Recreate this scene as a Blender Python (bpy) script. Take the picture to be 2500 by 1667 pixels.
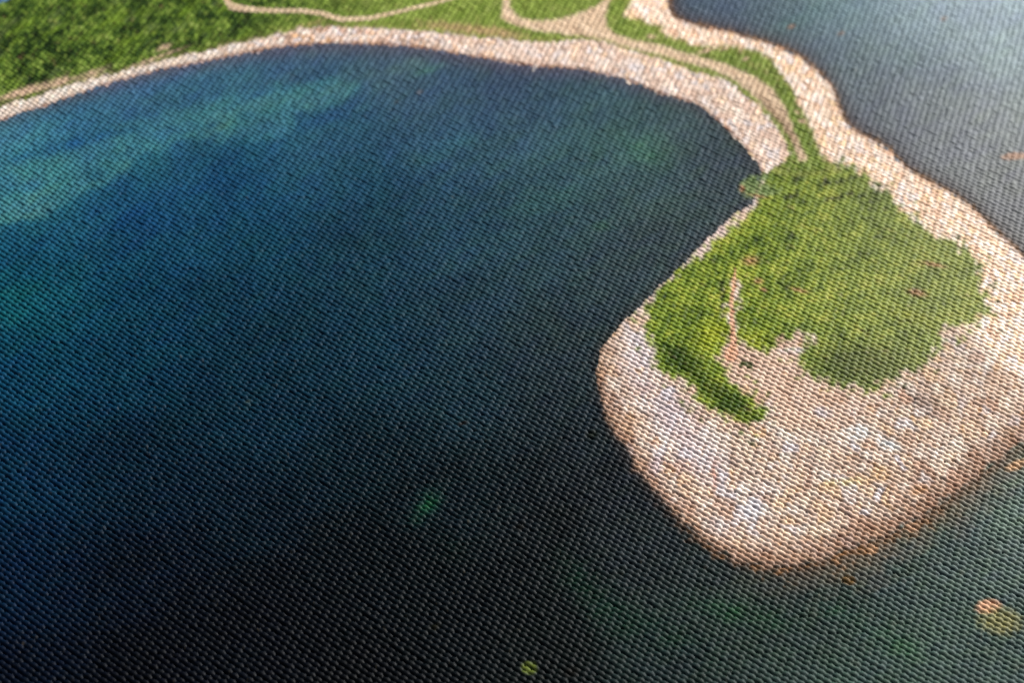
import bpy, math, time
import numpy as np
from mathutils import Matrix, Vector
T0 = time.time()
WINP, LAMPP, WORLD = 5.5, 1.9, 0.12
S = bpy.context.scene
for o in list(bpy.data.objects): bpy.data.objects.remove(o)

# ------------------------------------------------------------------ weave geometry seen by the camera
# lattice (u along a weft thread, v from thread to thread) -> photograph, fitted from measured knuckle spacings
g = (56.0923291, 26.5760802, -49.4684418, 86.2720382, -0.0061581, 0.2014602)
LENS = 100.0
F = LENS/36*2.5
G = np.array([[g[0],g[1],0],[g[2],g[3],0],[g[4],g[5],1]])
H = np.linalg.inv(G)
M = np.linalg.inv(np.diag([F,F,1.0])) @ H
PITCH = 0.00108                      # one knuckle to the next along a thread: about a millimetre
sc = PITCH/np.linalg.norm(M[:,0]); M = M*sc
bv, cv, tv = M[:,0], M[:,1], M[:,2]
nrm = np.cross(bv, cv); nrm /= np.linalg.norm(nrm)
if nrm @ tv > 0: nrm = -nrm          # points to the camera
ex = np.array([1.0,0,0]) - nrm*nrm[0]; ex /= np.linalg.norm(ex)
ey = np.cross(nrm, ex)
R = np.stack([ex, ey, nrm])          # camera(x right, y down, z fwd) -> cloth frame
B = (R@bv)[:2]; Cc = (R@cv)[:2]      # lattice vectors on the cloth
cam_pos = -(R@tv)
right, down, fwd = R[:,0], R[:,1], R[:,2]

cd = bpy.data.cameras.new('camera'); cam = bpy.data.objects.new('camera', cd)
S.collection.objects.link(cam); S.camera = cam
mw = Matrix.Identity(4)
for i in range(3):
    mw[i][0], mw[i][1], mw[i][2], mw[i][3] = right[i], -down[i], -fwd[i], cam_pos[i]
cam.matrix_world = mw
cd.lens = LENS; cd.sensor_width = 36; cd.sensor_fit = 'HORIZONTAL'
cd.clip_start = 0.01; cd.clip_end = 20
def plane_pt(x, y):                   # photograph pixel -> point on the cloth (cloth frame)
    q = G @ np.array([(x-1250)/1000, (y-833.5)/1000, 1.0]); u, v = q[0]/q[2], q[1]/q[2]
    return np.append(u*B+v*Cc, 0.0)
fp = plane_pt(1250, 1250)
cd.dof.use_dof = True
cd.dof.focus_distance = float((fp-cam_pos)@fwd)
cd.dof.aperture_fstop = 40.0
cd.dof.aperture_blades = 7

# ------------------------------------------------------------------ light
w = bpy.data.worlds.new('World'); S.world = w; w.use_nodes = True
bg = w.node_tree.nodes['Background']; bg.inputs[0].default_value = (0.62,0.76,1.0,1); bg.inputs[1].default_value = WORLD
def area(name, loc, target, size, sizey, power, col):
    ld = bpy.data.lights.new(name, 'AREA'); ld.shape = 'RECTANGLE'; ld.size = size; ld.size_y = sizey
    ld.energy = power; ld.color = col
    o = bpy.data.objects.new(name, ld); S.collection.objects.link(o)
    o.location = loc; o.rotation_euler = (Vector(target)-Vector(loc)).to_track_quat('-Z','Y').to_euler()
    return o
# tall window well back on the right, and the near bright lamp whose faint reflection adds to the sheen painted on the right
area('window_light', (0.36, 0.36, 0.40), (0,0,0), 0.16, 0.16, WINP, (1.0,0.97,0.93))
area('desk_lamp_light', (0.22, 0.24, 0.127), (0.10,0.02,0), 0.05, 0.04, LAMPP, (1.0,0.98,0.95))
S.view_settings.view_transform = 'Standard'; S.view_settings.look = 'None'
S.view_settings.exposure = 0; S.view_settings.gamma = 1
S.render.engine = 'CYCLES'; S.cycles.filter_width = 1.1

# ------------------------------------------------------------------ the flat print, with sheen on its right side, painted as a colour map over the cloth
rng = np.random.RandomState(7)
X0, Y0, X1, Y1, ST = -180, -170, 2700, 1850, 2.5
NX, NY = int((X1-X0)/ST), int((Y1-Y0)/ST)
xs = X0+(np.arange(NX)+.5)*ST; ys = Y0+(np.arange(NY)+.5)*ST
PX, PY = np.meshgrid(xs, ys)
def vnoise(x, y, seed, n=256):
    r = np.random.RandomState(seed).rand(n, n).astype(np.float32)
    xi = np.floor(x).astype(int); yi = np.floor(y).astype(int); fx = x-xi; fy = y-yi
    fx = fx*fx*(3-2*fx); fy = fy*fy*(3-2*fy)
    a = r[yi%n, xi%n]; b = r[yi%n, (xi+1)%n]; c = r[(yi+1)%n, xi%n]; d = r[(yi+1)%n, (xi+1)%n]
    return (a*(1-fx)+b*fx)*(1-fy)+(c*(1-fx)+d*fx)*fy
def fbm(sx, sy, seed, octv=4, rot=0.0, gain=.55):
    c, s = math.cos(rot), math.sin(rot)
    x = (PX*c+PY*s)/sx; y = (-PX*s+PY*c)/sy
    t = 0; a = 1; tot = 0
    for k in range(octv):
        t = t+a*vnoise(x*2**k+13.7*k, y*2**k+5.1*k, seed+k); tot += a; a *= gain
    return (t/tot-.5)*2.2                     # about -1..1
def blur(m, r):
    r = int(max(1, r/ST))
    for _ in range(2):
        for ax in (0, 1):
            p = np.concatenate([np.repeat(np.take(m,[0],ax), r+1, ax), m, np.repeat(np.take(m,[-1],ax), r, ax)], ax)
            cs = np.cumsum(p, axis=ax, dtype=np.float64)
            n = m.shape[ax]
            m = ((np.take(cs, range(2*r+1, 2*r+1+n), ax)-np.take(cs, range(0, n), ax))/(2*r+1)).astype(np.float32)
    return m
def poly(pts):
    pts = np.array(pts, float); m = np.zeros((NY, NX), np.float32)
    x1 = pts[:,0]; y1 = pts[:,1]; x2 = np.roll(x1,-1); y2 = np.roll(y1,-1)
    for j, y in enumerate(ys):
        k = (y1 <= y) != (y2 <= y)
        if not k.any(): continue
        cx = np.sort(x1[k]+(y-y1[k])/(y2[k]-y1[k])*(x2[k]-x1[k]))
        for a, b in zip(cx[::2], cx[1::2]):
            i0 = int(np.clip((a-X0)/ST, 0, NX)); i1 = int(np.clip((b-X0)/ST, 0, NX)); m[j, i0:i1] = 1
    return m
def smooth(pts, closed=True, n=4):            # Catmull-Rom through traced points
    p = np.array(pts, float); N = len(p); out = []
    for i in range(N if closed else N-1):
        a, b, c, d = (p[(i-1)%N], p[i], p[(i+1)%N], p[(i+2)%N]) if closed else (p[max(i-1,0)], p[i], p[i+1], p[min(i+2,N-1)])
        for t in np.arange(n)/n:
            out.append(.5*((2*b)+(-a+c)*t+(2*a-5*b+4*c-d)*t*t+(-a+3*b-3*c+d)*t**3))
    if not closed: out.append(p[-1])
    return out
II, JJ = np.meshgrid(np.arange(NX), np.arange(NY))
def warp(m, dx, dy):
    return m[np.clip(JJ+np.round(dy/ST).astype(int),0,NY-1), np.clip(II+np.round(dx/ST).astype(int),0,NX-1)]
def stroke(pts, widths):
    """a band of varying width along a line, 0..1"""
    m = np.zeros((NY,NX), np.float32)
    for (ax,ay),(bx,by),wa,wb in zip(pts[:-1],pts[1:],widths[:-1],widths[1:]):
        W = max(wa,wb)+6
        i0=max(int((min(ax,bx)-W-X0)/ST),0); i1=min(int((max(ax,bx)+W-X0)/ST)+2,NX)
        j0=max(int((min(ay,by)-W-Y0)/ST),0); j1=min(int((max(ay,by)+W-Y0)/ST)+2,NY)
        if i1<=i0 or j1<=j0: continue
        x=PX[j0:j1,i0:i1]; y=PY[j0:j1,i0:i1]; L2=(bx-ax)**2+(by-ay)**2+1e-6
        t=np.clip(((x-ax)*(bx-ax)+(y-ay)*(by-ay))/L2,0,1)
        d=np.hypot(x-ax-t*(bx-ax), y-ay-t*(by-ay)); ww=wa+(wb-wa)*t
        m[j0:j1,i0:i1]=np.maximum(m[j0:j1,i0:i1], np.clip((ww-d)/3+.5,0,1))
    return m
def blob(cx, cy, rx, ry, rot=0.0, p=1.0):
    c, s = math.cos(rot), math.sin(rot)
    x = ((PX-cx)*c+(PY-cy)*s)/rx; y = (-(PX-cx)*s+(PY-cy)*c)/ry
    return np.exp(-(x*x+y*y)**p)
def lin(c):
    c = np.array(c, np.float32)/255
    return np.where(c <= .04045, c/12.92, ((c+.055)/1.055)**2.4).astype(np.float32)
def mixc(base, col, m):
    m = np.clip(m,0,1)[...,None]
    return base*(1-m)+(lin(col) if not isinstance(col, np.ndarray) else col)*m
def ramp(t, cols):
    t = np.clip(t,0,1)*(len(cols)-1); c = np.array([lin(k) for k in cols]); i = np.minimum(t.astype(int), len(cols)-2); f = (t-i)[...,None]
    return c[i]*(1-f)+c[i+1]*f
def voronoi(size, asp, seed, rot=0.0, wob=0.0):
    c, s = math.cos(rot), math.sin(rot)
    x = (PX*c+PY*s)/(size*asp); y = (-PX*s+PY*c)/size
    if wob: x = x+wob*fbm(size*1.3,size*1.3,seed+50,2); y = y+wob*fbm(size*1.3,size*1.3,seed+60,2)
    xi = np.floor(x).astype(int); yi = np.floor(y).astype(int)
    r = np.random.RandomState(seed).rand(256,256,3).astype(np.float32)
    d1 = np.full(x.shape, 9., np.float32); d2 = d1.copy(); idv = np.zeros(x.shape, np.float32)
    for dj in (-1,0,1):
        for di in (-1,0,1):
            a = r[(yi+dj)%256,(xi+di)%256]
            d = np.hypot(xi+di+.1+.8*a[...,0]-x, yi+dj+.1+.8*a[...,1]-y)
            n = d < d1
            d2 = np.where(n, d1, np.minimum(d2, d)); idv = np.where(n, a[...,2], idv); d1 = np.where(n, d, d1)
    return d1, d2-d1, idv

# ---- outlines traced from the photograph
LAGOON_SHORE = [(-300,380),(-140,338),(0,301),(68,276),(170,244),(272,208),(374,180),(510,151),(646,126),(723,116),(800,112),(936,112),(1038,121),(1123,138),(1208,150),(1310,167),(1412,173),(1497,190),(1548,207),(1600,228),(1650,243),(1700,257),(1744,289),(1785,327),(1819,360),(1850,398),(1862,425),(1845,460),(1836,502),(1788,533),(1744,570),(1700,618),(1640,675),(1590,722),(1540,772),(1500,815),(1472,850),(1457,880),(1456,925),(1468,978),(1484,1028),(1510,1075),(1541,1128),(1573,1175),(1626,1238),(1690,1302),(1754,1350),(1828,1380),(1913,1388),(1998,1376),(2073,1345),(2158,1318),(2232,1276),(2307,1228),(2370,1180),(2445,1121),(2500,1085),(2640,1000),(2800,900)]
BAY_SHORE = [(1600,-260),(1618,-80),(1632,0),(1637,43),(1680,62),(1768,82),(1836,99),(1904,119),(1955,143),(1999,180),(2033,218),(2047,259),(2061,299),(2101,333),(2169,367),(2210,412),(2261,442),(2329,476),(2380,517),(2441,577),(2500,632),(2640,760),(2800,880)]
BEACH_TOP = [(-300,352),(-120,304),(0,268),(102,235),(190,207),(289,184),(391,156),(510,126),(629,102),(731,78),(800,69),(902,75),(1011,77),(1106,90),(1225,102),(1344,109),(1426,101),(1480,111),(1531,126),(1600,146),(1650,164),(1700,184),(1751,194),(1792,214),(1836,252),(1877,293),(1904,327),(1921,361),(1926,384),(1904,401),(1873,423)]
BAY_LAND = [(1520,-260),(1530,-60),(1548,0),(1528,44),(1575,58),(1615,65),(1620,88),(1660,104),(1700,116),(1785,117),(1853,129),(1884,146),(1904,184),(1931,211),(1945,245),(1972,289),(1989,340),(2006,384),(2074,408),(2135,446),(2169,476),(2197,510),(2244,550),(2295,577),(2346,595),(2367,618),(2394,652),(2397,696),(2407,737),(2407,768),(2380,805),(2329,798),(2299,822),(2292,856),(2265,890),(2241,907),(2210,914),(2159,941),(2115,962),(2057,948),(1989,928),(1952,894),(1958,860),(1986,839),(1975,824),(1938,819),(1918,826),(1904,853),(1867,863),(1836,853),(1805,839),(1799,800),(1803,740),(1800,700)]
WEST_SCRUB = [(1788,690),(1779,737),(1779,790),(1778,830),(1770,862),(1746,875),(1771,887),(1778,904),(1772,924),(1793,941),(1836,966),(1850,984),(1874,1000),(1868,1015),(1850,1040),(1829,1043),(1795,1022),(1753,1015),(1732,1004),(1708,991),(1691,976),(1683,953),(1670,936),(1655,925),(1623,919),(1598,898),(1602,864),(1583,828),(1570,800),(1567,770),(1580,738),(1620,690),(1655,655),(1700,632),(1744,590),(1785,556),(1819,530),(1850,500)]
TRACK = [(1236,-200),(1232,0),(1226,25),(1225,45),(1235,58),(1276,72),(1344,83),(1422,93),(1480,101),(1531,119),(1600,137),(1650,150),(1700,164),(1751,179),(1802,206),(1853,250),(1890,290),(1918,321),(1938,357),(1952,397),(1972,395),(1962,370),(1945,338),(1931,299),(1911,258),(1884,221),(1843,190),(1785,167),(1734,150),(1700,141),(1650,127),(1600,113),(1540,101),(1501,88),(1480,68),(1477,41),(1494,0),(1500,-200),(1488,-200),(1484,0),(1467,10),(1429,32),(1378,49),(1310,56),(1270,48),(1250,30),(1246,10),(1248,-200)]
LAG = poly(LAGOON_SHORE+[(2800,2000),(-300,2000)])
BAY = poly(BAY_SHORE+[(2800,-260)])
strip = poly(BEACH_TOP+[(1868,426),(1862,420)]+LAGOON_SHORE[25::-1])
isle = poly([(1873,423),(1904,401),(1938,393),(1999,391),(2040,398)]+BAY_LAND[18:]+WEST_SCRUB)
upper = poly(BEACH_TOP+[(1873,423),(1960,430),(2060,420)]+BAY_LAND[17::-1]+[(-300,-260)])
track = poly(TRACK)
FOOT = [(551,3),(565,20),(595,26),(663,31),(731,31),(782,37),(834,52),(902,49),(970,34),(1052,14),(1106,0),(1160,-14),(1300,-60)]
foot = stroke(FOOT, [6,9,7,5,5,6,6,5,4,4,3,4,4])
ISP = [(1793,660),(1791,690),(1784,737),(1786,785),(1788,822),(1792,850),(1784,870)]
ipath = stroke(ISP, [2,4,5,5,7,10,16])
land = 1-np.clip(LAG+BAY,0,1)

# warped masks: ragged edges where the print shows leaves or stones
n1 = fbm(26,26,11,4); n2 = fbm(26,26,21,4); f1 = fbm(9,9,31,3); f2 = fbm(9,9,41,3)
lowf = np.clip((PY-880)/200,0,1)*np.clip((PX-1400)/80,0,1); lagw = warp(LAG, n1*(5+12*lowf)+f1*(4+11*lowf), n2*(5+12*lowf)+f2*(4+11*lowf)); lagw = np.maximum(lagw*(1-lowf), 0)+blur(lagw,5)*lowf; bayw = warp(BAY, n1*5+f1*6, n2*5+f2*6)
islew = blur(np.maximum(warp(isle, n1*14+f1*28, n2*12+f2*22), ((fbm(15,11,205,2)>.52)&(blur(isle,30)>.07)).astype(np.float32)),2); stripw = warp(strip, f1*5, f2*5)
upw = blur(warp(upper, n1*6+f1*12, n2*5+f2*9),2); trackw = blur(warp(track, f1*6+n1*3, f2*5),2.5)

# ---- water; the grey sheen of the right side is painted into its colours
WP = [(0,330,84,128,150),(60,420,62,130,148),(60,500,52,122,128),(60,620,12,64,104),(60,720,18,84,98),(60,900,10,60,90),(60,1150,8,46,76),(60,1400,5,32,60),(60,1650,4,22,44),
(330,240,78,110,138),(330,330,58,114,140),(330,420,46,108,126),(330,500,14,64,106),(330,700,14,64,94),(330,900,9,54,80),(330,1150,7,36,58),(330,1400,5,24,44),(330,1650,4,17,32),
(560,200,76,114,140),(600,300,62,122,128),(560,420,18,74,112),(620,600,20,70,92),(650,800,13,54,72),(650,1000,11,42,56),(650,1250,8,28,40),(650,1550,6,16,26),
(760,150,84,102,126),(800,230,66,108,120),(860,300,42,88,116),(900,450,32,76,98),(900,650,26,64,80),(900,850,20,50,64),(900,1100,13,34,42),(900,1400,9,22,28),(900,1650,7,14,20),
(950,150,90,102,116),(1000,180,86,110,120),(1080,240,64,88,112),(1100,350,54,88,106),(1150,550,42,76,90),(1150,750,34,62,72),(1150,950,28,46,54),(1150,1200,20,32,36),(1150,1500,14,22,26),
(1250,170,74,84,102),(1300,280,64,90,102),(1400,370,66,98,98),(1350,500,52,84,90),(1350,650,48,74,80),(1350,800,44,60,64),(1350,1000,36,46,48),(1350,1300,28,36,36),(1350,1600,24,32,30),
(1500,240,74,98,104),(1560,350,74,104,98),(1560,420,70,98,92),(1500,520,62,84,84),(1500,680,60,74,74),(1650,330,78,88,88),(1750,420,74,80,84),(1600,560,68,76,76),(1420,860,48,58,58),
(1500,1200,42,46,48),(1600,1350,46,52,50),(1600,1600,46,58,52),(1850,1500,60,72,64),(1850,1420,62,64,64),(2050,1500,72,80,76),(2100,1650,74,86,78),(2350,1350,92,96,92),(2350,1600,90,98,92),(2480,1250,116,118,110),
(1680,30,72,90,104),(1760,60,72,86,104),(1900,60,86,108,110),(1950,140,84,96,110),(2050,30,104,130,134),(2100,200,100,114,118),(2120,300,94,102,108),(2250,80,128,150,154),(2250,250,122,132,134),(2250,380,114,120,122),(2400,60,138,156,160),(2450,130,142,160,160),(2400,300,136,146,142),(2420,450,124,130,128),(2480,540,120,124,122),(2480,0,142,162,168)]
WP = [(x,y,min(r*1.1,255),min(g_*1.07,255),min(b_*1.1,255)) if (x>1600 and y<560 and y<(x-1560)*.72) else ((x,y,r*.82,g_*.9,b_*.93) if x<1100 else (x,y,r*.9,g_*.97,b_*1.03)) for x,y,r,g_,b_ in WP]  # bay lifted further: pale haze of the sheen put into its colour
WP = [((x,y,r*1.0,g_*1.06,b_*.98) if (y>590 and x<480) else (x,y,r*.95,g_*1.2,b_*1.22) if (y>840 and x<1300) else (x,y,r,g_*1.05,b_*1.08) if (y>800 and x<1700) else (x,y,r*.93,g_*1.0,b_*.93) if y>1200 else (x,y,r,g_,b_)) for x,y,r,g_,b_ in WP]
WP = np.array(WP, float)
gx = (xs[::10]); gy = ys[::10]; GX, GY = np.meshgrid(gx, gy)
d2 = ((GX[...,None]-WP[:,0])**2+((GY[...,None]-WP[:,1])*1.25)**2)
dmin = d2.min(-1, keepdims=True)
wt = np.exp(-(d2-dmin)/(2*185**2))/(d2+7000); wt /= wt.sum(-1, keepdims=True)
wl = lin(WP[:,2:]); lowres = wt@wl
def up(a):
    iy = np.clip((np.arange(NY)-4.5)/10*1.0+.45, 0, a.shape[0]-1.001); ix = np.clip((np.arange(NX)-4.5)/10+.45, 0, a.shape[1]-1.001)
    y0 = iy.astype(int); x0 = ix.astype(int); fy = (iy-y0)[:,None,None]; fx = (ix-x0)[None,:,None]
    A = a[y0][:,x0]; Bq = a[y0][:,x0+1]; Cq = a[y0+1][:,x0]; Dq = a[y0+1][:,x0+1]
    return (A*(1-fx)+Bq*fx)*(1-fy)+(Cq*(1-fx)+Dq*fx)*fy
water = up(lowres).astype(np.float32)
teal = poly([(-300,640),(0,560),(53,544),(122,529),(186,484),(250,458),(287,436),(319,399),(399,372),(452,345),(505,335),(531,350),(574,340),(611,350),(659,340),(712,313),(728,275),(787,271),(850,241),(882,228),(872,205),(797,196),(720,205),(640,212),(560,232),(470,262),(380,290),(290,320),(200,355),(100,380),(0,400),(-300,480)])
c1 = fbm(60,36,301,3); c2 = fbm(60,36,311,3)
tz = warp(teal, n1*12+f1*8+c1*22, n2*8+f2*6+c2*14); tw = blur(tz, 7)*.68*np.clip(.85+.5*c1+.35*n2,.2,1.1)
under = np.clip(blur(teal,60)*1.6,0,1)*(1-tw)*np.clip((PY-(560-PX*.42))/60,0,1)*(LAG>0)*np.clip((1000-PX)/200,0,1)
water = mixc(water,(10,60,104),under*.65)
streak = fbm(60,16,71,4,rot=-.35)
tealcol = ramp(.5+.5*fbm(120,40,75,3,rot=-.4), [(66,118,134),(64,120,126),(86,134,120)])
water = water*(1-tw[...,None])+tealcol*tw[...,None]
for (cx,cy,rx,ry,rot,col,st) in [(150,362,110,13,-.25,(24,76,126),.8),(300,325,60,12,-.2,(28,84,130),.6),(60,390,70,10,-.2,(20,74,116),.6),(760,190,60,16,-.3,(40,72,118),.7),(512,312,30,7,-.4,(26,80,120),.7),(640,232,40,8,-.3,(50,92,130),.5),(330,545,200,22,-.45,(6,50,104),.5),
    (40,730,90,34,-.6,(16,90,98),.5),(1085,365,70,20,-.5,(60,118,110),.45),(1010,160,60,16,-.2,(92,124,114),.6),(1050,172,40,10,-.3,(84,138,112),.5),(1575,370,60,40,.5,(66,118,88),.6),(1480,555,30,14,0,(60,108,66),.5),(1400,470,60,20,-.3,(54,96,88),.4),(1310,500,70,22,-.2,(56,98,84),.4),
    (1042,1235,38,24,-.8,(20,84,44),.8),(1010,1275,30,14,-.5,(14,56,34),.6),(1095,1330,60,40,.6,(10,44,32),.6),(1420,1420,70,40,.6,(12,60,36),.6),(1490,1500,80,40,.7,(14,66,38),.6),(1780,1500,90,24,.2,(26,90,46),.6),(1880,1520,50,20,.1,(30,92,52),.55),(2040,1500,60,24,.2,(40,92,60),.5),(2190,1575,70,30,.5,(54,104,66),.55),(1640,1560,90,30,.5,(18,72,44),.5),(2350,1500,90,50,.2,(56,78,58),.4),
    (2440,130,50,50,.4,(140,168,156),.3),(2200,150,90,40,.3,(118,144,140),.4),(2050,180,60,60,.4,(98,120,112),.35),(1960,50,70,22,-.4,(84,124,112),.5),(2310,190,50,60,0,(96,104,120),.4)]:
    water = mixc(water, col, blob(cx,cy,rx,ry,rot,1.0)*np.clip(.8+.5*streak+.5*fbm(30,18,77,3),0,1.2)*st*(.8 if cy>1380 else .7))
mott = fbm(34,13,81,4,rot=-.5); big = fbm(170,60,85,3,rot=-.45)
bw = blur(BAY,8); water = water*np.clip(1+(.16-.08*bw)*mott+(.16-.08*bw)*big,.4,2)[...,None]
tint = fbm(50,22,87,3,rot=-.5)[...,None]
water = water*(1+(1-.6*bw)[...,None]*tint*np.array([.06,.10,-.10],np.float32))
# shallow rim, algae and drowned stones along the shores
shore_l = blur(1-LAG, 26)*LAG; shore_b = blur(1-BAY, 30)*BAY
low = np.clip((PY-1050)/250,0,1)*np.clip((PX-1550)/300,0,1)
rim = np.clip(shore_l*2.2,0,1)
sp = fbm(20,13,91,3)
water = mixc(water, (70,52,40), LAG*np.clip(rim*1.5-.25+sp*.35,0,1)*(.25+.45*low))
shelf = LAG*np.clip(blur(1-LAG,70)*2.6-.15+.35*fbm(46,24,93,3,rot=-.4),0,1)*np.clip((PX-1750)/350,0,1)*np.clip((PY-1000)/150,0,1)
water = mixc(water, (140,112,88), shelf*.6)
water = mixc(water, (150,106,66), LAG*np.clip(blur(1-LAG,60)*3*np.clip((PY-1050)/250,0,1)+sp*1.1-1.0,0,1)*low*.9)
rimtop = np.clip(shore_l*2.4,0,1)*np.clip((330-PY)/150,0,1)
water = mixc(water, (96,92,108), rimtop*.65)
water = mixc(water, (84,66,60), BAY*np.clip(shore_b*2.2,0,1)*.7)
gold = np.clip(blur(1-BAY,14)*BAY*2.4+f1*.5-.35,0,1)
water = mixc(water, (150,110,70), gold*.8)

# ---- stones: cells with dark joints
def stones(size, asp, seed, cols, joint, jw, rot=0.0):
    d1, e, i = voronoi(size, asp, seed, rot, .6)
    c = ramp(i, cols); c = c*(1+.10*fbm(size*.5,size*.5,seed+9,2))[...,None]*np.clip(1.12-.35*d1,.6,1.2)[...,None]
    n_ = fbm(size*.7,size*.5,seed+19,3)
    c = c*(1+.14*n_)[...,None]
    return mixc(c, joint, np.clip((jw*(1+.9*n_)-e)/jw,0,1)**.8*.6)
pale = [(150,120,100),(206,168,146),(222,190,170),(226,206,196),(204,198,204),(232,214,200),(228,178,128),(214,186,168),(236,226,216),(196,160,140)]
s_small = stones(8.5,1.3,101,pale,(120,84,70),.16,-.3)
s_mid = stones(13,1.25,117,[(190,158,138),(212,180,160),(226,200,182),(230,212,200),(210,204,208),(232,196,160),(236,224,212)],(140,100,80),.16,.5)
warmp = [(224,184,156),(240,212,188),(244,222,200),(248,230,214),(236,222,216),(244,212,172),(240,206,180),(250,238,226)]
s_bay = 1.12*stones(12,1.5,121,warmp,(180,124,88),.13,.8)  # brightened: warm haze from the right-hand light painted into the stones
islp = [(160,126,104),(212,172,146),(220,192,168),(214,186,164),(226,206,190),(210,202,206),(228,208,186),(220,180,136),(216,190,166),(230,220,208),(204,174,150),(222,200,178)]
s_big = stones(27,1.25,131,islp,(92,66,52),.22,.4)
s_fine = stones(13,1.4,141,islp,(128,100,84),.12,.2)
selb = np.clip(fbm(90,90,151,3)*2.4+.2,0,1)[...,None]
s_isl = s_big*(1-selb*.35)+s_fine*selb*.35
patch = np.clip(.5+fbm(55,40,155,3,rot=.5)*.9,0,1)
s_isl = s_isl*.72+.28*ramp(patch,[(206,174,156),(224,198,180),(220,208,204),(232,210,186)])
# smooth sandy floor inside the island's hollow
sand = ramp(.5+.5*fbm(60,30,161,4), [(196,160,136),(214,182,160),(222,196,178)])*(1+.08*f1)[...,None]
sandm = blur(poly([(1745,874),(1790,830),(1830,856),(1900,862),(1925,830),(1985,830),(1950,870),(1960,910),(2060,960),(2160,950),(2120,1010),(1990,1050),(1900,1040),(1880,990),(1800,930)]),16)
s_isl = s_isl*(1-sandm[...,None]*.8)+sand*sandm[...,None]*.8
lav = blob(1690,1110,120,46,.8)+blob(1560,870,40,80,0)+blob(1640,1000,90,40,.7)
s_isl = mixc(s_isl,(212,204,216),lav*.45)
orange = np.clip(fbm(22,16,171,3,rot=1.0)*2.4-1.15,0,1); s_isl = mixc(s_isl,(216,164,104),orange*.6)
brown = np.clip(fbm(30,12,175,3,rot=.3)*2.6-1.55,0,1); s_isl = mixc(s_isl,(118,84,68),brown*.7)
s_isl = mixc(s_isl,(128,100,86), blob(2255,985,46,20,.5)*.6+blob(1790,1130,24,12,1.2)*.5)
for (cx,cy,rx,ry,rot,col) in [(2095,1060,30,22,0,(224,236,240)),(2170,1090,30,12,.3,(220,232,238)),(2120,1130,34,5,.45,(84,48,30)),(2150,1160,24,18,0,(222,176,116)),(1600,1140,18,26,.4,(214,204,222)),(1636,1155,12,14,0,(206,150,70)),(1744,1165,6,34,0,(178,98,60)),(1600,1085,12,14,0,(206,142,76)),(1940,860,36,8,0,(214,220,236)),(2010,1010,24,14,.2,(196,200,214)),(1840,1250,20,40,.3,(204,208,222)),(1760,1290,40,24,.5,(204,198,204)),(1835,1085,14,8,.4,(66,84,24)),(1684,1003,14,14,.8,(120,110,40)),(2240,1200,40,12,-.3,(226,170,110)),(2060,1180,50,10,-.1,(228,206,140)),(1800,1065,6,6,0,(72,52,40)),(2330,1100,60,20,-.5,(236,216,196))]:
    s_isl = mixc(s_isl, col, blob(cx,cy,rx,ry,rot,1.6)*np.clip(.5+f1*.5,0,.8))

# ---- scrub and grass
cl = fbm(30,20,201,4,rot=-.5); cf = fbm(8,7,211,3)
d1,e,iv = voronoi(20,1.4,221,-.5,.5)
hill = 1.22*ramp(np.clip(.50+.34*cl+.46*cf-.26*(d1-.45),0,1), [(12,22,14),(28,44,22),(50,72,28),(80,102,40),(108,130,52),(138,150,86)])
hill = mixc(hill, (88,96,72), np.clip(fbm(40,22,225,3,rot=-.6)*1.6-.5,0,1)*.7)
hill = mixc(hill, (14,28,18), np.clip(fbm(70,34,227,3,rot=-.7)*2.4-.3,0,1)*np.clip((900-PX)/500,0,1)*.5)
hill = mixc(hill,(112,140,40),np.clip(fbm(80,22,229,3,rot=-.5)*2.4-.7,0,1)*.55)
grass = ramp(np.clip(.5+.3*fbm(22,10,231,3,rot=-.7)+.25*cf,0,1), [(92,112,48),(124,144,60),(148,164,80),(176,184,116)])
gm = np.clip((PX-560)/350+n1*.25+(PY-60)/200,0,1)*np.clip(1.2-np.abs(PX-1300)/1400,0,1)
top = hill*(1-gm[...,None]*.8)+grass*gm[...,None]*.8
dry = ramp(.5+.5*f1,[(176,140,104),(202,170,132)])
drym = np.clip(blob(1095,70,90,13,.1)+blob(1215,84,80,14,.15)+blob(760,62,60,6,-.3)*.6+blob(1660,90,60,10,.2)*.5+blob(1840,160,90,10,.6)*.35+blob(1900,345,16,60,-.5)*.5+f1*.4-.22,0,1)
top = top*(1-drym[...,None]*.85)+dry*drym[...,None]*.85
edge = np.clip(blur(1-upw,16)*2-.25+f2*.4,0,1); top = mixc(top, (158,148,84), edge*.5)
for (cx,cy,rx,ry,rot) in [(225,186,34,10,-.4),(140,205,30,10,-.4),(60,225,50,9,-.3),(400,120,20,6,-.4),(380,146,70,4,-.35),(120,214,110,5,-.3),(40,232,90,5,-.3),(1725,128,26,5,-.3),(1767,124,14,4,-.3),(1820,149,9,4,-.2),(1590,94,12,6,0),(1945,278,8,5,.6),(1960,300,12,6,.2),(1700,112,10,5,0)]:
    top = mixc(top, (208,176,150), blob(cx,cy,rx,ry,rot,1.4)*np.clip(.75+f2*.5,0,1))
fr = voronoi(11,1.2,241,-.4,.5)
scr = 1.16*ramp(np.clip(.54+.26*fbm(70,40,245,3,rot=-.5)+.26*fbm(13,10,247,3,rot=-.4)-.22*(fr[0]-.45),0,1), [(24,38,32),(52,74,34),(90,116,38),(118,142,46),(146,160,58),(178,184,92)])
scr = mixc(scr, (58,74,36), blob(2120,895,150,62,.1,1.5)*.75)
scr = mixc(scr, (44,74,22), (blob(1770,975,110,26,.6,1.5)+blob(1665,880,60,30,.5,1.3))*.75)
scr = mixc(scr, (150,164,30), blob(1740,820,50,30,-.5)*.6+blob(1840,835,50,24,.2)*.45+blob(2240,780,60,22,.3)*.6+blob(2215,772,10,8,0)*.6)
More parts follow.
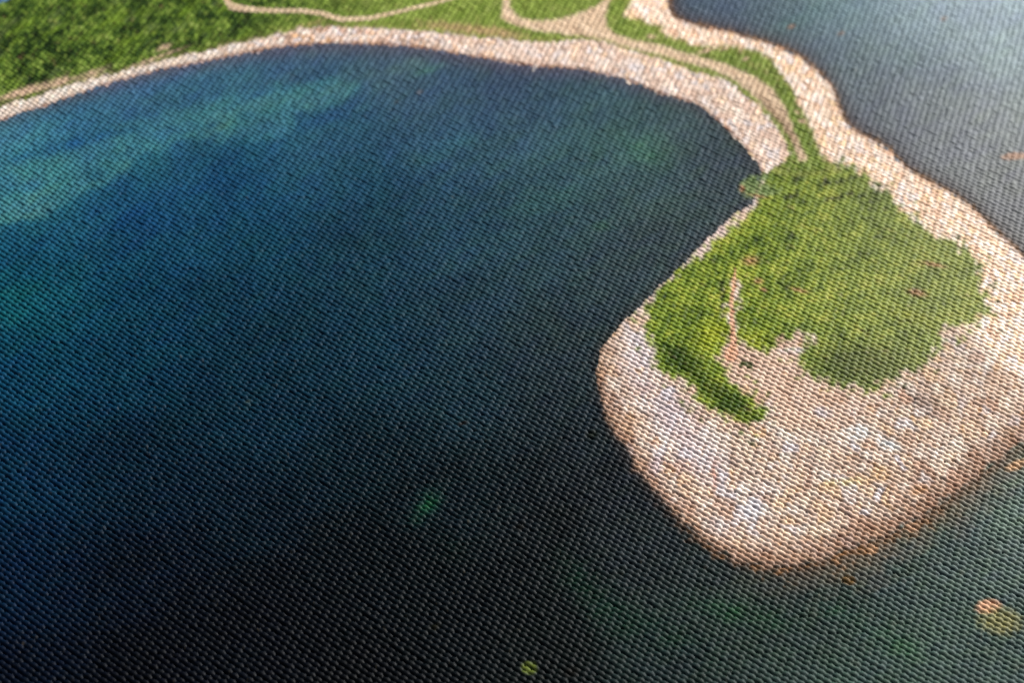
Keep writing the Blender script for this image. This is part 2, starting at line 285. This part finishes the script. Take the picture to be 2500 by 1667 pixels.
scr = mixc(scr, (156,168,108), np.clip((PX-1850)/450,0,1)*.5)  # pale sheen haze painted over the scrub, growing to the right
for a,b_,l,th in [((1938,438),(1960,436),8,0),((2000,452),(2100,436),0,0),((1910,488),(1950,478),0,0),((2020,492),(2082,474),0,0),((2010,436),(2020,452),0,0),((1762,690),(1760,775),0,0)]:
    s_ = stroke([a,b_],[6,5]); scr = mixc(scr,(20,32,40), blur(s_,4)*np.clip(.5+f1*1.1,0,.8))
darks = np.clip(fbm(16,12,251,3,rot=-.5)*2.4-1.25,0,1)
scr = mixc(scr,(28,40,36),darks*.75)
browns = np.clip(fbm(40,9,255,3,rot=.45)*2.4-1.3,0,1); scr = mixc(scr,(140,110,92),browns*.5)
for (cx,cy,rx,ry,rot) in [(1862,710,10,5,.3),(1950,712,24,5,.25),(1850,690,12,8,0),(2240,720,24,9,.2),(2280,650,30,6,.2),(1830,640,20,12,0)]:
    scr = mixc(scr,(176,120,96),blob(cx,cy,rx,ry,rot,1.3)*.6)
# sprigs scattered on the stones beside the scrub
sprig = (blob(1822,884,22,12,.8)+blob(1815,896,14,9,0)+blob(1833,905,12,10,0)+blob(2440,815,18,7,0)+blob(2155,455,24,6,.2)+blob(2432,742,16,9,.3)+blob(2420,700,12,8,0)+blob(2290,905,10,6,0)+blob(2210,945,10,14,0)+blob(2330,880,9,5,0)+blob(2335,580,26,10,.3)+blob(2250,520,20,10,0))*(.8+f1)
sprig = np.clip(sprig*1.6-.6,0,1)

# ---- assemble
beachcol = s_small.copy()
mm = np.clip((PX-950)/500,0,1)[...,None]; beachcol = beachcol*(1-mm)+s_mid*mm
beachcol = mixc(beachcol,(222,212,200), np.clip((760-PX)/300,0,1)*.6); beachcol = beachcol*1.12+.10*np.clip((PX-700)/400,0,1)[...,None]*(lin((236,214,200))-beachcol)*3
beachcol = beachcol*(1+.18*fbm(8,8,261,2))[...,None]
wet = np.clip(blur(LAG,9)*2.2-.15+f1*.3,0,1)
beachcol = mixc(beachcol,(150,92,62),wet*.75)
lag_dark = np.clip(blur(LAG,12)*2.4-.5+f1*.4,0,1); beachcol = mixc(beachcol,(84,58,48),lag_dark*.6)
img = s_isl.copy()
img = mixc(img,(150,112,88), np.clip(blur(LAG,46)*2.5+.02+1.3*blur(LAG,85)*np.clip((PX-1750)/400,0,1)+f1*.4+n1*.4,0,1)*np.clip((PY-780)/160,0,1)*.78)
img = mixc(img,(66,52,42), np.clip(blur(LAG,20)*2.8-.8+f2*.5+n2*.5,0,1)*np.clip((PY-780)/160,0,1)*.85)
img = mixc(img,(222,196,190), np.clip((800-PY)/80,0,1)*np.clip((1850-PX)/60,0,1)*.7)
bz = np.clip((PX-(1900+(PY-384)*1.0))/60,0,1)*np.clip((1150-PY)/300,0,1)*(PX>1500)
bz = np.maximum(bz,((PX>1500)&(PY<400)).astype(np.float32))[...,None]
img = img*(1-bz)+s_bay*bz
img = img*(1-islew[...,None])+scr*np.array([1.06,.95,1.06],np.float32)*islew[...,None]
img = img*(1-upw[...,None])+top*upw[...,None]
img = img*(1-stripw[...,None])+beachcol*stripw[...,None]
img = mixc(img,(150,104,76), np.clip(blur(BAY,9)*2-.1+f1*.4,0,1)*.65*(1-stripw))
tcol = ramp(.5+.35*fbm(40,10,271,3,rot=.4)+.2*f1,[(206,174,146),(222,194,164),(230,206,182)])
tcol = mixc(tcol,(128,98,68),blob(1925,335,22,60,-.5)*.6+blob(1880,270,10,50,-.7)*.45)
img = img*(1-trackw[...,None])+tcol*trackw[...,None]
img = img*(1-foot[...,None]*.9)+tcol*foot[...,None]*.9
ipw = warp(ipath,f1*3,f2*3); img = mixc(img, ramp(.5+.5*f1,[(206,140,106),(224,180,150)]), ipw*.85)
img = mixc(img,(58,78,26),sprig*.9*(1-lagw)*(1-bayw))
wm = np.clip(lagw+bayw,0,1)
wm = wm*(1-.0)
img = img*(1-wm[...,None])+water*wm[...,None]
# the pale tree that leans over the water, its branch, the twig, loose rocks
tenv = np.clip(blob(1838,462,32,26,.2,1.4)+blob(1880,470,38,14,-.1,1.3)*.7+blob(1860,438,26,9,-.3)*.8,0,1)
tree = np.clip(tenv*(1.75+f1*1.3+fbm(14,10,281,2)*.9)-.25,0,1)*.95*(tenv > .12)
img = img*(1-tree[...,None])+ramp(.5+.5*cf,[(58,76,50),(110,132,76),(154,166,116)])*tree[...,None]
img = mixc(img,(190,120,96),blob(1812,464,6,7,0)*.8+blob(1850,482,22,3,.2)*.6)
img = mixc(img,(206,198,190),stroke([(1300,178),(1303,170),(1313,161)],[1.6,1.6,1.4])*.8)
img = mixc(img,(176,116,88),stroke([(1290,162),(1330,158),(1345,154)],[1.2,1.2,1])*.4)
ROCKS = [  # x, y, rx, ry, rotation, colour, label
 (2412,1484,34,21,-.15,(226,172,136),'rosy boulder printed in the dark water near the bottom right corner'),
 (2478,386,40,10,-.06,(206,168,144),'long pink rock slab printed in the bay at the right edge'),
 (1932,70,13,6,-.3,(176,130,104),'orange sunken rock printed in the bay nearest the stone spit'),
 (2054,87,11,6,-.3,(158,120,92),'tan sunken rock printed in the bay right of the orange one'),
 (2303,49,10,7,-.3,(172,138,110),'faint tan rock printed in the bay near the top right corner'),
 (1025,229,10,6,-.3,(112,108,108),'small grey rock printed in the lagoon below the stone beach'),
 (1292,1634,22,17,.1,(104,118,46),'yellow green weedy rock printed at the bottom edge of the lagoon'),
 (2480,1138,34,12,-.4,(206,164,124),'orange tan rock printed off the right end of the stony point'),
 (2130,1346,15,13,0,(196,150,112),'small orange rock printed in the shallows under the stony point'),
 (2072,1420,20,13,.2,(120,92,50),'brown sunken rock printed below the tip of the stony point'),
 (2225,1290,18,13,.3,(196,154,122),'tan orange rock printed at the lower right shore of the point')]
rockmask = []
for (cx,cy,rx,ry,rot,col,lab) in ROCKS:
    b_ = np.clip((blob(cx,cy,rx,ry,rot,2.0)+f1*.12+n1*.1)*1.5-.35,0,1)*(blob(cx,cy,rx*1.5,ry*1.5,rot,2)>.2)
    img = mixc(img, ramp(.5+.5*f2,[tuple(int(c*.78) for c in col),col]), b_*(.9 if cy > 300 and rx > 12 else .55))
img = mixc(img,(140,134,84), np.clip(blob(2442,1520,58,36,.1,1.6)*1.3+f1*.4-.25,0,1)*.8)
for (cx,cy,rx,ry,col,st) in [(968,252,7,4,(86,90,92),.6),(605,985,7,4,(70,80,70),.7),(1130,1037,12,5,(46,34,28),.8),(1062,1532,14,8,(34,34,14),.8),(1445,1062,16,12,(40,44,20),.6),(1270,1290,14,8,(34,28,16),.6),(1395,1645,20,14,(34,26,18),.6)]:
    img = mixc(img,col,blob(cx,cy,rx,ry,-.3,1.3)*st)
skym = np.clip((34-PX-PY*2.2)/14,0,1); img = mixc(img,(96,132,176),skym)
# colours above were read off the lit photograph; turn them into ink by taking off the lamps' own level and weak sheen; the stronger sheen on the right stays painted in
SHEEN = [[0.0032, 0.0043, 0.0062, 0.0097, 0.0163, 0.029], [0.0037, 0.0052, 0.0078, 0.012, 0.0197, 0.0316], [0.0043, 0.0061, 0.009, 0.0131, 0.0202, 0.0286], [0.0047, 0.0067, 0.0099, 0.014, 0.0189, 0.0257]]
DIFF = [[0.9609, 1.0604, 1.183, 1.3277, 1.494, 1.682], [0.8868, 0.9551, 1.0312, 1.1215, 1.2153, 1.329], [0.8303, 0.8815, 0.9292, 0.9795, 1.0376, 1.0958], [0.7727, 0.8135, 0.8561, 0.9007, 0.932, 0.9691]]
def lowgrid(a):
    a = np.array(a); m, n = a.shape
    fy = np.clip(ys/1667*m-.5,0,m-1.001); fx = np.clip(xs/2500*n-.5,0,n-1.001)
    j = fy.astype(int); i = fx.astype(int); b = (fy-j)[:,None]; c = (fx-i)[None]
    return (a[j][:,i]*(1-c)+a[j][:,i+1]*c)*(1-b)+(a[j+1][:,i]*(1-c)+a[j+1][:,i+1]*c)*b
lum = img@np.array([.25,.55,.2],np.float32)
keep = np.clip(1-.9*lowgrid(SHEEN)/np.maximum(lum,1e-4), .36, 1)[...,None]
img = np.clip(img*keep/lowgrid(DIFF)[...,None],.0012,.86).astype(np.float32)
print('print painted', time.time()-T0)

# which motif of the print each place belongs to
(LAGN, BAYN, BEACH, SHORE, SCRUBI, SCRUBH, TRK, FTP, IPT, TREE) = range(10)
lab = np.full((NY,NX), SHORE, np.int16)
lab[upper>.5] = SCRUBH; lab[strip>.5] = BEACH; lab[isle>.5] = SCRUBI
lab[track>.5] = TRK; lab[foot>.4] = FTP; lab[(ipath>.5)&(PY<862)] = IPT
lab[BAY>.5] = BAYN; lab[LAG>.5] = LAGN
lab[((PX-1845)/46)**2+((PY-462)/26)**2<1] = TREE
for k,(cx,cy,rx,ry,rot,col,l_) in enumerate(ROCKS): lab[blob(cx,cy,rx,ry,rot,2.0)>.35] = 20+k

# ------------------------------------------------------------------ cloth geometry
BE = np.linalg.norm(B); e1 = B/BE; e2 = Cc-(Cc@e1)*e1; RS = np.linalg.norm(e2); e2 /= RS
NU, NV = 7, 6
def px_of(u, v):
    q = np.stack([u, v, np.ones_like(u)], -1)@H.T
    return 1250+1000*q[...,0]/q[...,2], 833.5+1000*q[...,1]/q[...,2]
def uv_of(x, y):
    q = np.stack([(x-1250)/1000,(y-833.5)/1000,np.ones_like(x)],-1)@G.T
    return q[...,0]/q[...,2], q[...,1]/q[...,2]
MX, MY = 110, 90
cu, cvv = uv_of(np.array([-MX,2500+MX,2500+MX,-MX],float), np.array([-MY*.8,-MY*.8,1667+MY*1.4,1667+MY*1.4],float))
js = np.arange(int(cvv.min()), int(cvv.max())+2)
OFF = 400
jr = np.random.RandomState(3)
kx = jr.randn(900,900).astype(np.float32)*.030; ky = jr.randn(900,900).astype(np.float32)*.028
kh = 1+np.clip(jr.randn(900,900).astype(np.float32)*.075,-.2,.2); kl = 1+jr.randn(900,900).astype(np.float32)*.07; kc = jr.randn(900,900).astype(np.float32)
AMP = 0.345*PITCH
def height(u, v):
    i0 = np.round(u).astype(int); j0 = np.round(v).astype(int)
    acc = np.zeros_like(u)
    for dj in (-1,0,1):
        for di in (-2,-1,0,1,2):
            if di*dj > 1 : continue
            a = i0+di; b = j0+dj; A = (b+OFF, a+OFF)
            du = u-a-kx[A]; dv = v-b-ky[A]
            s = (du*BE+dv*(Cc@e1))/BE; t = dv*RS/BE       # along / across the thread, in pitches
            s = s+.10*t
            q = (s/(.615*kl[A]))**2+(t/(.45*kh[A]**.5))**2
            d = kh[A]*np.sqrt(np.clip(1-q,0,1))
            acc = acc+np.clip(d,0,None)**5
    return acc**.2
def wander(u, v):
    return .10*np.sin(u*.11+v*.031)+.07*np.sin(u*.05-v*.12+1.3), .10*np.sin(v*.09+u*.043+.6)+.06*np.sin(v*.21-u*.03)
def sample(x, y):
    fx = np.clip((x-X0)/ST-.5,0,NX-1.001); fy = np.clip((y-Y0)/ST-.5,0,NY-1.001)
    i = fx.astype(int); j = fy.astype(int); a = (fx-i)[:,None]; b = (fy-j)[:,None]
    return (img[j,i]*(1-a)+img[j,i+1]*a)*(1-b)+(img[j+1,i]*(1-a)+img[j+1,i+1]*a)*b

segs = {}      # motif -> list of (area, verts, cols, nu, j)
total = 0
quad = np.array([cu, cvv]).T
for j in js:
    # range of knuckles of this thread inside the modelled cloth
    cr = []
    for a in range(4):
        p, q = quad[a], quad[(a+1)%4]
        if (p[1] <= j) != (q[1] <= j): cr.append(p[0]+(j-p[1])/(q[1]-p[1])*(q[0]-p[0]))
    if len(cr) < 2: continue
    i0, i1 = int(math.ceil(min(cr))), int(math.floor(max(cr)))
    if i1-i0 < 3: continue
    ii = np.arange(i0, i1+1)
    kpx, kpy = px_of(ii.astype(float), np.full(len(ii), float(j)))
    L = lab[np.clip(((kpy-Y0)/ST).astype(int),0,NY-1), np.clip(((kpx-X0)/ST).astype(int),0,NX-1)].copy()
    cut = [0]+[k for k in range(1,len(L)) if L[k]!=L[k-1]]+[len(L)]
    # a single knuckle between two motifs joins its neighbour, except for the small motifs
    for a,b in zip(cut[:-1],cut[1:]):
        if b-a == 1 and L[a] < 6 and 0 < a: L[a] = L[a-1]
    us = np.linspace(i0-.5, i1+.5, (i1-i0+1)*NU+1); vs = np.linspace(j-.5, j+.5, NV+1)
    U, V = np.meshgrid(us, vs, indexing='ij'); U = U.ravel(); V = V.ravel()
    h = height(U, V); wu, wv = wander(U, V)
    P = (U+wu*.6)[:,None]*B+(V+wv*.6)[:,None]*Cc
    xx, yy = px_of(U, V)
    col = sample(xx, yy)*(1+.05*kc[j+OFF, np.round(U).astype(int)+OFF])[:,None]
    co = np.concatenate([P, (h*AMP)[:,None]], 1).astype(np.float32)
    cut = [0]+[k for k in range(1,len(L)) if L[k]!=L[k-1]]+[len(L)]
    for a,b in zip(cut[:-1],cut[1:]):
        r0 = a*NU*(NV+1); r1 = (b*NU+1)*(NV+1)
        jac = abs((px_of(np.array([ii[(a+b)//2]+1.]),np.array([float(j)]))[0]-px_of(np.array([float(ii[(a+b)//2])]),np.array([float(j)]))[0])[0])**2
        onf = np.sum((kpx[a:b]>0)&(kpx[a:b]<2500)&(kpy[a:b]>0)&(kpy[a:b]<1667))
        segs.setdefault(int(L[a]), []).append((float(onf*jac), co[r0:r1], col[r0:r1], (b-a)*NU, j))
        total += (b-a)
print('knuckles', total, 'rows', len(js), time.time()-T0)

# ------------------------------------------------------------------ material: printed, slightly glossy coated cloth
mat = bpy.data.materials.new('printed_cloth'); mat.use_nodes = True
nt = mat.node_tree; N = nt.nodes; Lk = nt.links; bsdf = N['Principled BSDF']
at = N.new('ShaderNodeAttribute'); at.attribute_name = 'print'; at.attribute_type = 'GEOMETRY'
tc = N.new('ShaderNodeTexCoord')
mp = N.new('ShaderNodeMapping'); mp.inputs['Rotation'].default_value = (0,0,.9); mp.inputs['Scale'].default_value = (5200,19000,9000)
Lk.new(tc.outputs['Object'], mp.inputs[0])
fib = N.new('ShaderNodeTexNoise'); fib.inputs['Scale'].default_value = 1.0; fib.inputs['Detail'].default_value = 3
Lk.new(mp.outputs[0], fib.inputs['Vector'])
gr = N.new('ShaderNodeTexNoise'); gr.inputs['Scale'].default_value = 9000; gr.inputs['Detail'].default_value = 2
Lk.new(tc.outputs['Object'], gr.inputs['Vector'])
mr = N.new('ShaderNodeMapRange'); mr.inputs['From Min'].default_value = .3; mr.inputs['From Max'].default_value = .7; mr.inputs['To Min'].default_value = .82; mr.inputs['To Max'].default_value = 1.18
Lk.new(fib.outputs['Fac'], mr.inputs['Value'])
mul = N.new('ShaderNodeVectorMath'); mul.operation = 'SCALE'
Lk.new(at.outputs['Color'], mul.inputs[0]); Lk.new(mr.outputs[0], mul.inputs['Scale'])
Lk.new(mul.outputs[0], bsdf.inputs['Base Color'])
bsdf.inputs['Roughness'].default_value = .52
bsdf.inputs['Specular IOR Level'].default_value = .04
bp = N.new('ShaderNodeBump'); bp.inputs['Strength'].default_value = .5; bp.inputs['Distance'].default_value = .00004
ad = N.new('ShaderNodeMath'); ad.operation = 'ADD'; Lk.new(fib.outputs['Fac'], ad.inputs[0]); Lk.new(gr.outputs['Fac'], ad.inputs[1])
Lk.new(ad.outputs[0], bp.inputs['Height']); Lk.new(bp.outputs[0], bsdf.inputs['Normal'])
back = bpy.data.materials.new('raw_cloth_back'); back.use_nodes = True
bb = back.node_tree.nodes['Principled BSDF']; bb.inputs['Roughness'].default_value = .9
nz = back.node_tree.nodes.new('ShaderNodeTexNoise'); nz.inputs['Scale'].default_value = 2500
cr_ = back.node_tree.nodes.new('ShaderNodeValToRGB'); cr_.color_ramp.elements[0].color = (.5,.48,.45,1); cr_.color_ramp.elements[1].color = (.68,.66,.62,1)
back.node_tree.links.new(nz.outputs['Fac'], cr_.inputs[0]); back.node_tree.links.new(cr_.outputs[0], bb.inputs['Base Color'])

def mesh_of(name, parts):
    co = []; fa = []; cl_ = []; base = 0
    for _, c, k, nu, j in parts:
        a = (np.arange(nu)[:,None]*(NV+1)+np.arange(NV)[None]).ravel()+base
        fa.append(np.stack([a, a+1, a+NV+2, a+NV+1], 1)); co.append(c); cl_.append(k); base += len(c)
    co = np.concatenate(co); fa = np.concatenate(fa).astype(np.int32); cl_ = np.concatenate(cl_)
    me = bpy.data.meshes.new(name)
    me.vertices.add(len(co)); me.vertices.foreach_set('co', co.ravel())
    me.loops.add(fa.size); me.loops.foreach_set('vertex_index', fa.ravel())
    me.polygons.add(len(fa)); me.polygons.foreach_set('loop_start', np.arange(0,fa.size,4,dtype=np.int32)); me.polygons.foreach_set('loop_total', np.full(len(fa),4,np.int32))
    me.polygons.foreach_set('use_smooth', np.ones(len(fa), bool))
    at_ = me.color_attributes.new('print','FLOAT_COLOR','POINT')
    at_.data.foreach_set('color', np.concatenate([cl_, np.ones((len(cl_),1))],1).astype(np.float32).ravel())
    me.update(); me.materials.append(mat)
    return me
def add(name, me, parent, label=None):
    o = bpy.data.objects.new(name, me); S.collection.objects.link(o); o.parent = parent
    if label: o['label'] = label
    return o

root = bpy.data.objects.new('printed_canvas', None); S.collection.objects.link(root)
root['label'] = 'coarsely woven canvas printed with an aerial view of blue water and a stony green point'
root['category'] = 'printed canvas'
MOTIFS = {LAGN:('printed_lagoon','dark blue and teal lagoon water printed across the left and bottom'),
 BAYN:('printed_bay','grey green bay water printed at the top right'),
 BEACH:('printed_stone_embankment','curved pale stone embankment printed above the lagoon'),
 SHORE:('printed_stone_beach','pale pink and cream stone beach printed round the point'),
 SCRUBI:('printed_island_scrub','bright green scrub printed on the stony point'),
 SCRUBH:('printed_hillside','dark and light green hillside and grass printed along the top'),
 TRK:('printed_track','tan forked track printed along the causeway'),
 FTP:('printed_footpath','thin tan footpath printed across the hillside'),
 IPT:('printed_trail','narrow orange trail printed through the island scrub'),
 TREE:('printed_tree','pale green leaning tree printed where causeway meets the point')}
allsegs = sorted(((s[0], m, k) for m, L_ in segs.items() if m < 6 for k, s in enumerate(L_)), reverse=True)[:296]
single = {(m,k) for _, m, k in allsegs}
for m in sorted(segs):
    nm, lb = MOTIFS[m] if m in MOTIFS else ('printed_rock', ROCKS[m-20][6])
    rest = [s for k, s in enumerate(segs[m]) if (m,k) not in single]
    if not rest: rest = [segs[m][-1]]
    far = []
    if m == LAGN:                     # one long thread is the motif's own mesh, the short ends are gathered
        rest = sorted(rest, key=lambda q: -len(q[1])); far = rest[1:]; rest = rest[:1]
    o = add(nm, mesh_of(nm, rest), root, lb)
    if far: add('short_weft_threads', mesh_of('short_weft_threads', far), o)['kind'] = 'stuff'
    for k, s in enumerate(segs[m]):
        if (m,k) in single: add('weft_thread', mesh_of('weft_thread', [s]), o)
# the cloth's underside
bmv = []
for a in range(4): p = quad[a][0]*B+quad[a][1]*Cc; bmv.append(p)
bmv = np.array(bmv)
vv = [(p[0],p[1],-.00002) for p in bmv]+[(p[0],p[1],-.0007) for p in bmv]
me = bpy.data.meshes.new('cloth_backing'); me.from_pydata(vv,[],[(0,1,2,3),(7,6,5,4)]+[(k,(k+4),(k+1)%4+4,(k+1)%4) for k in range(4)]); me.update(); me.materials.append(back)
add('cloth_backing', me, root, 'plain off-white underside of the canvas')
print('built', time.time()-T0, 'cam', cam_pos, 'focus', cd.dof.focus_distance, 'B', B, 'C', Cc)
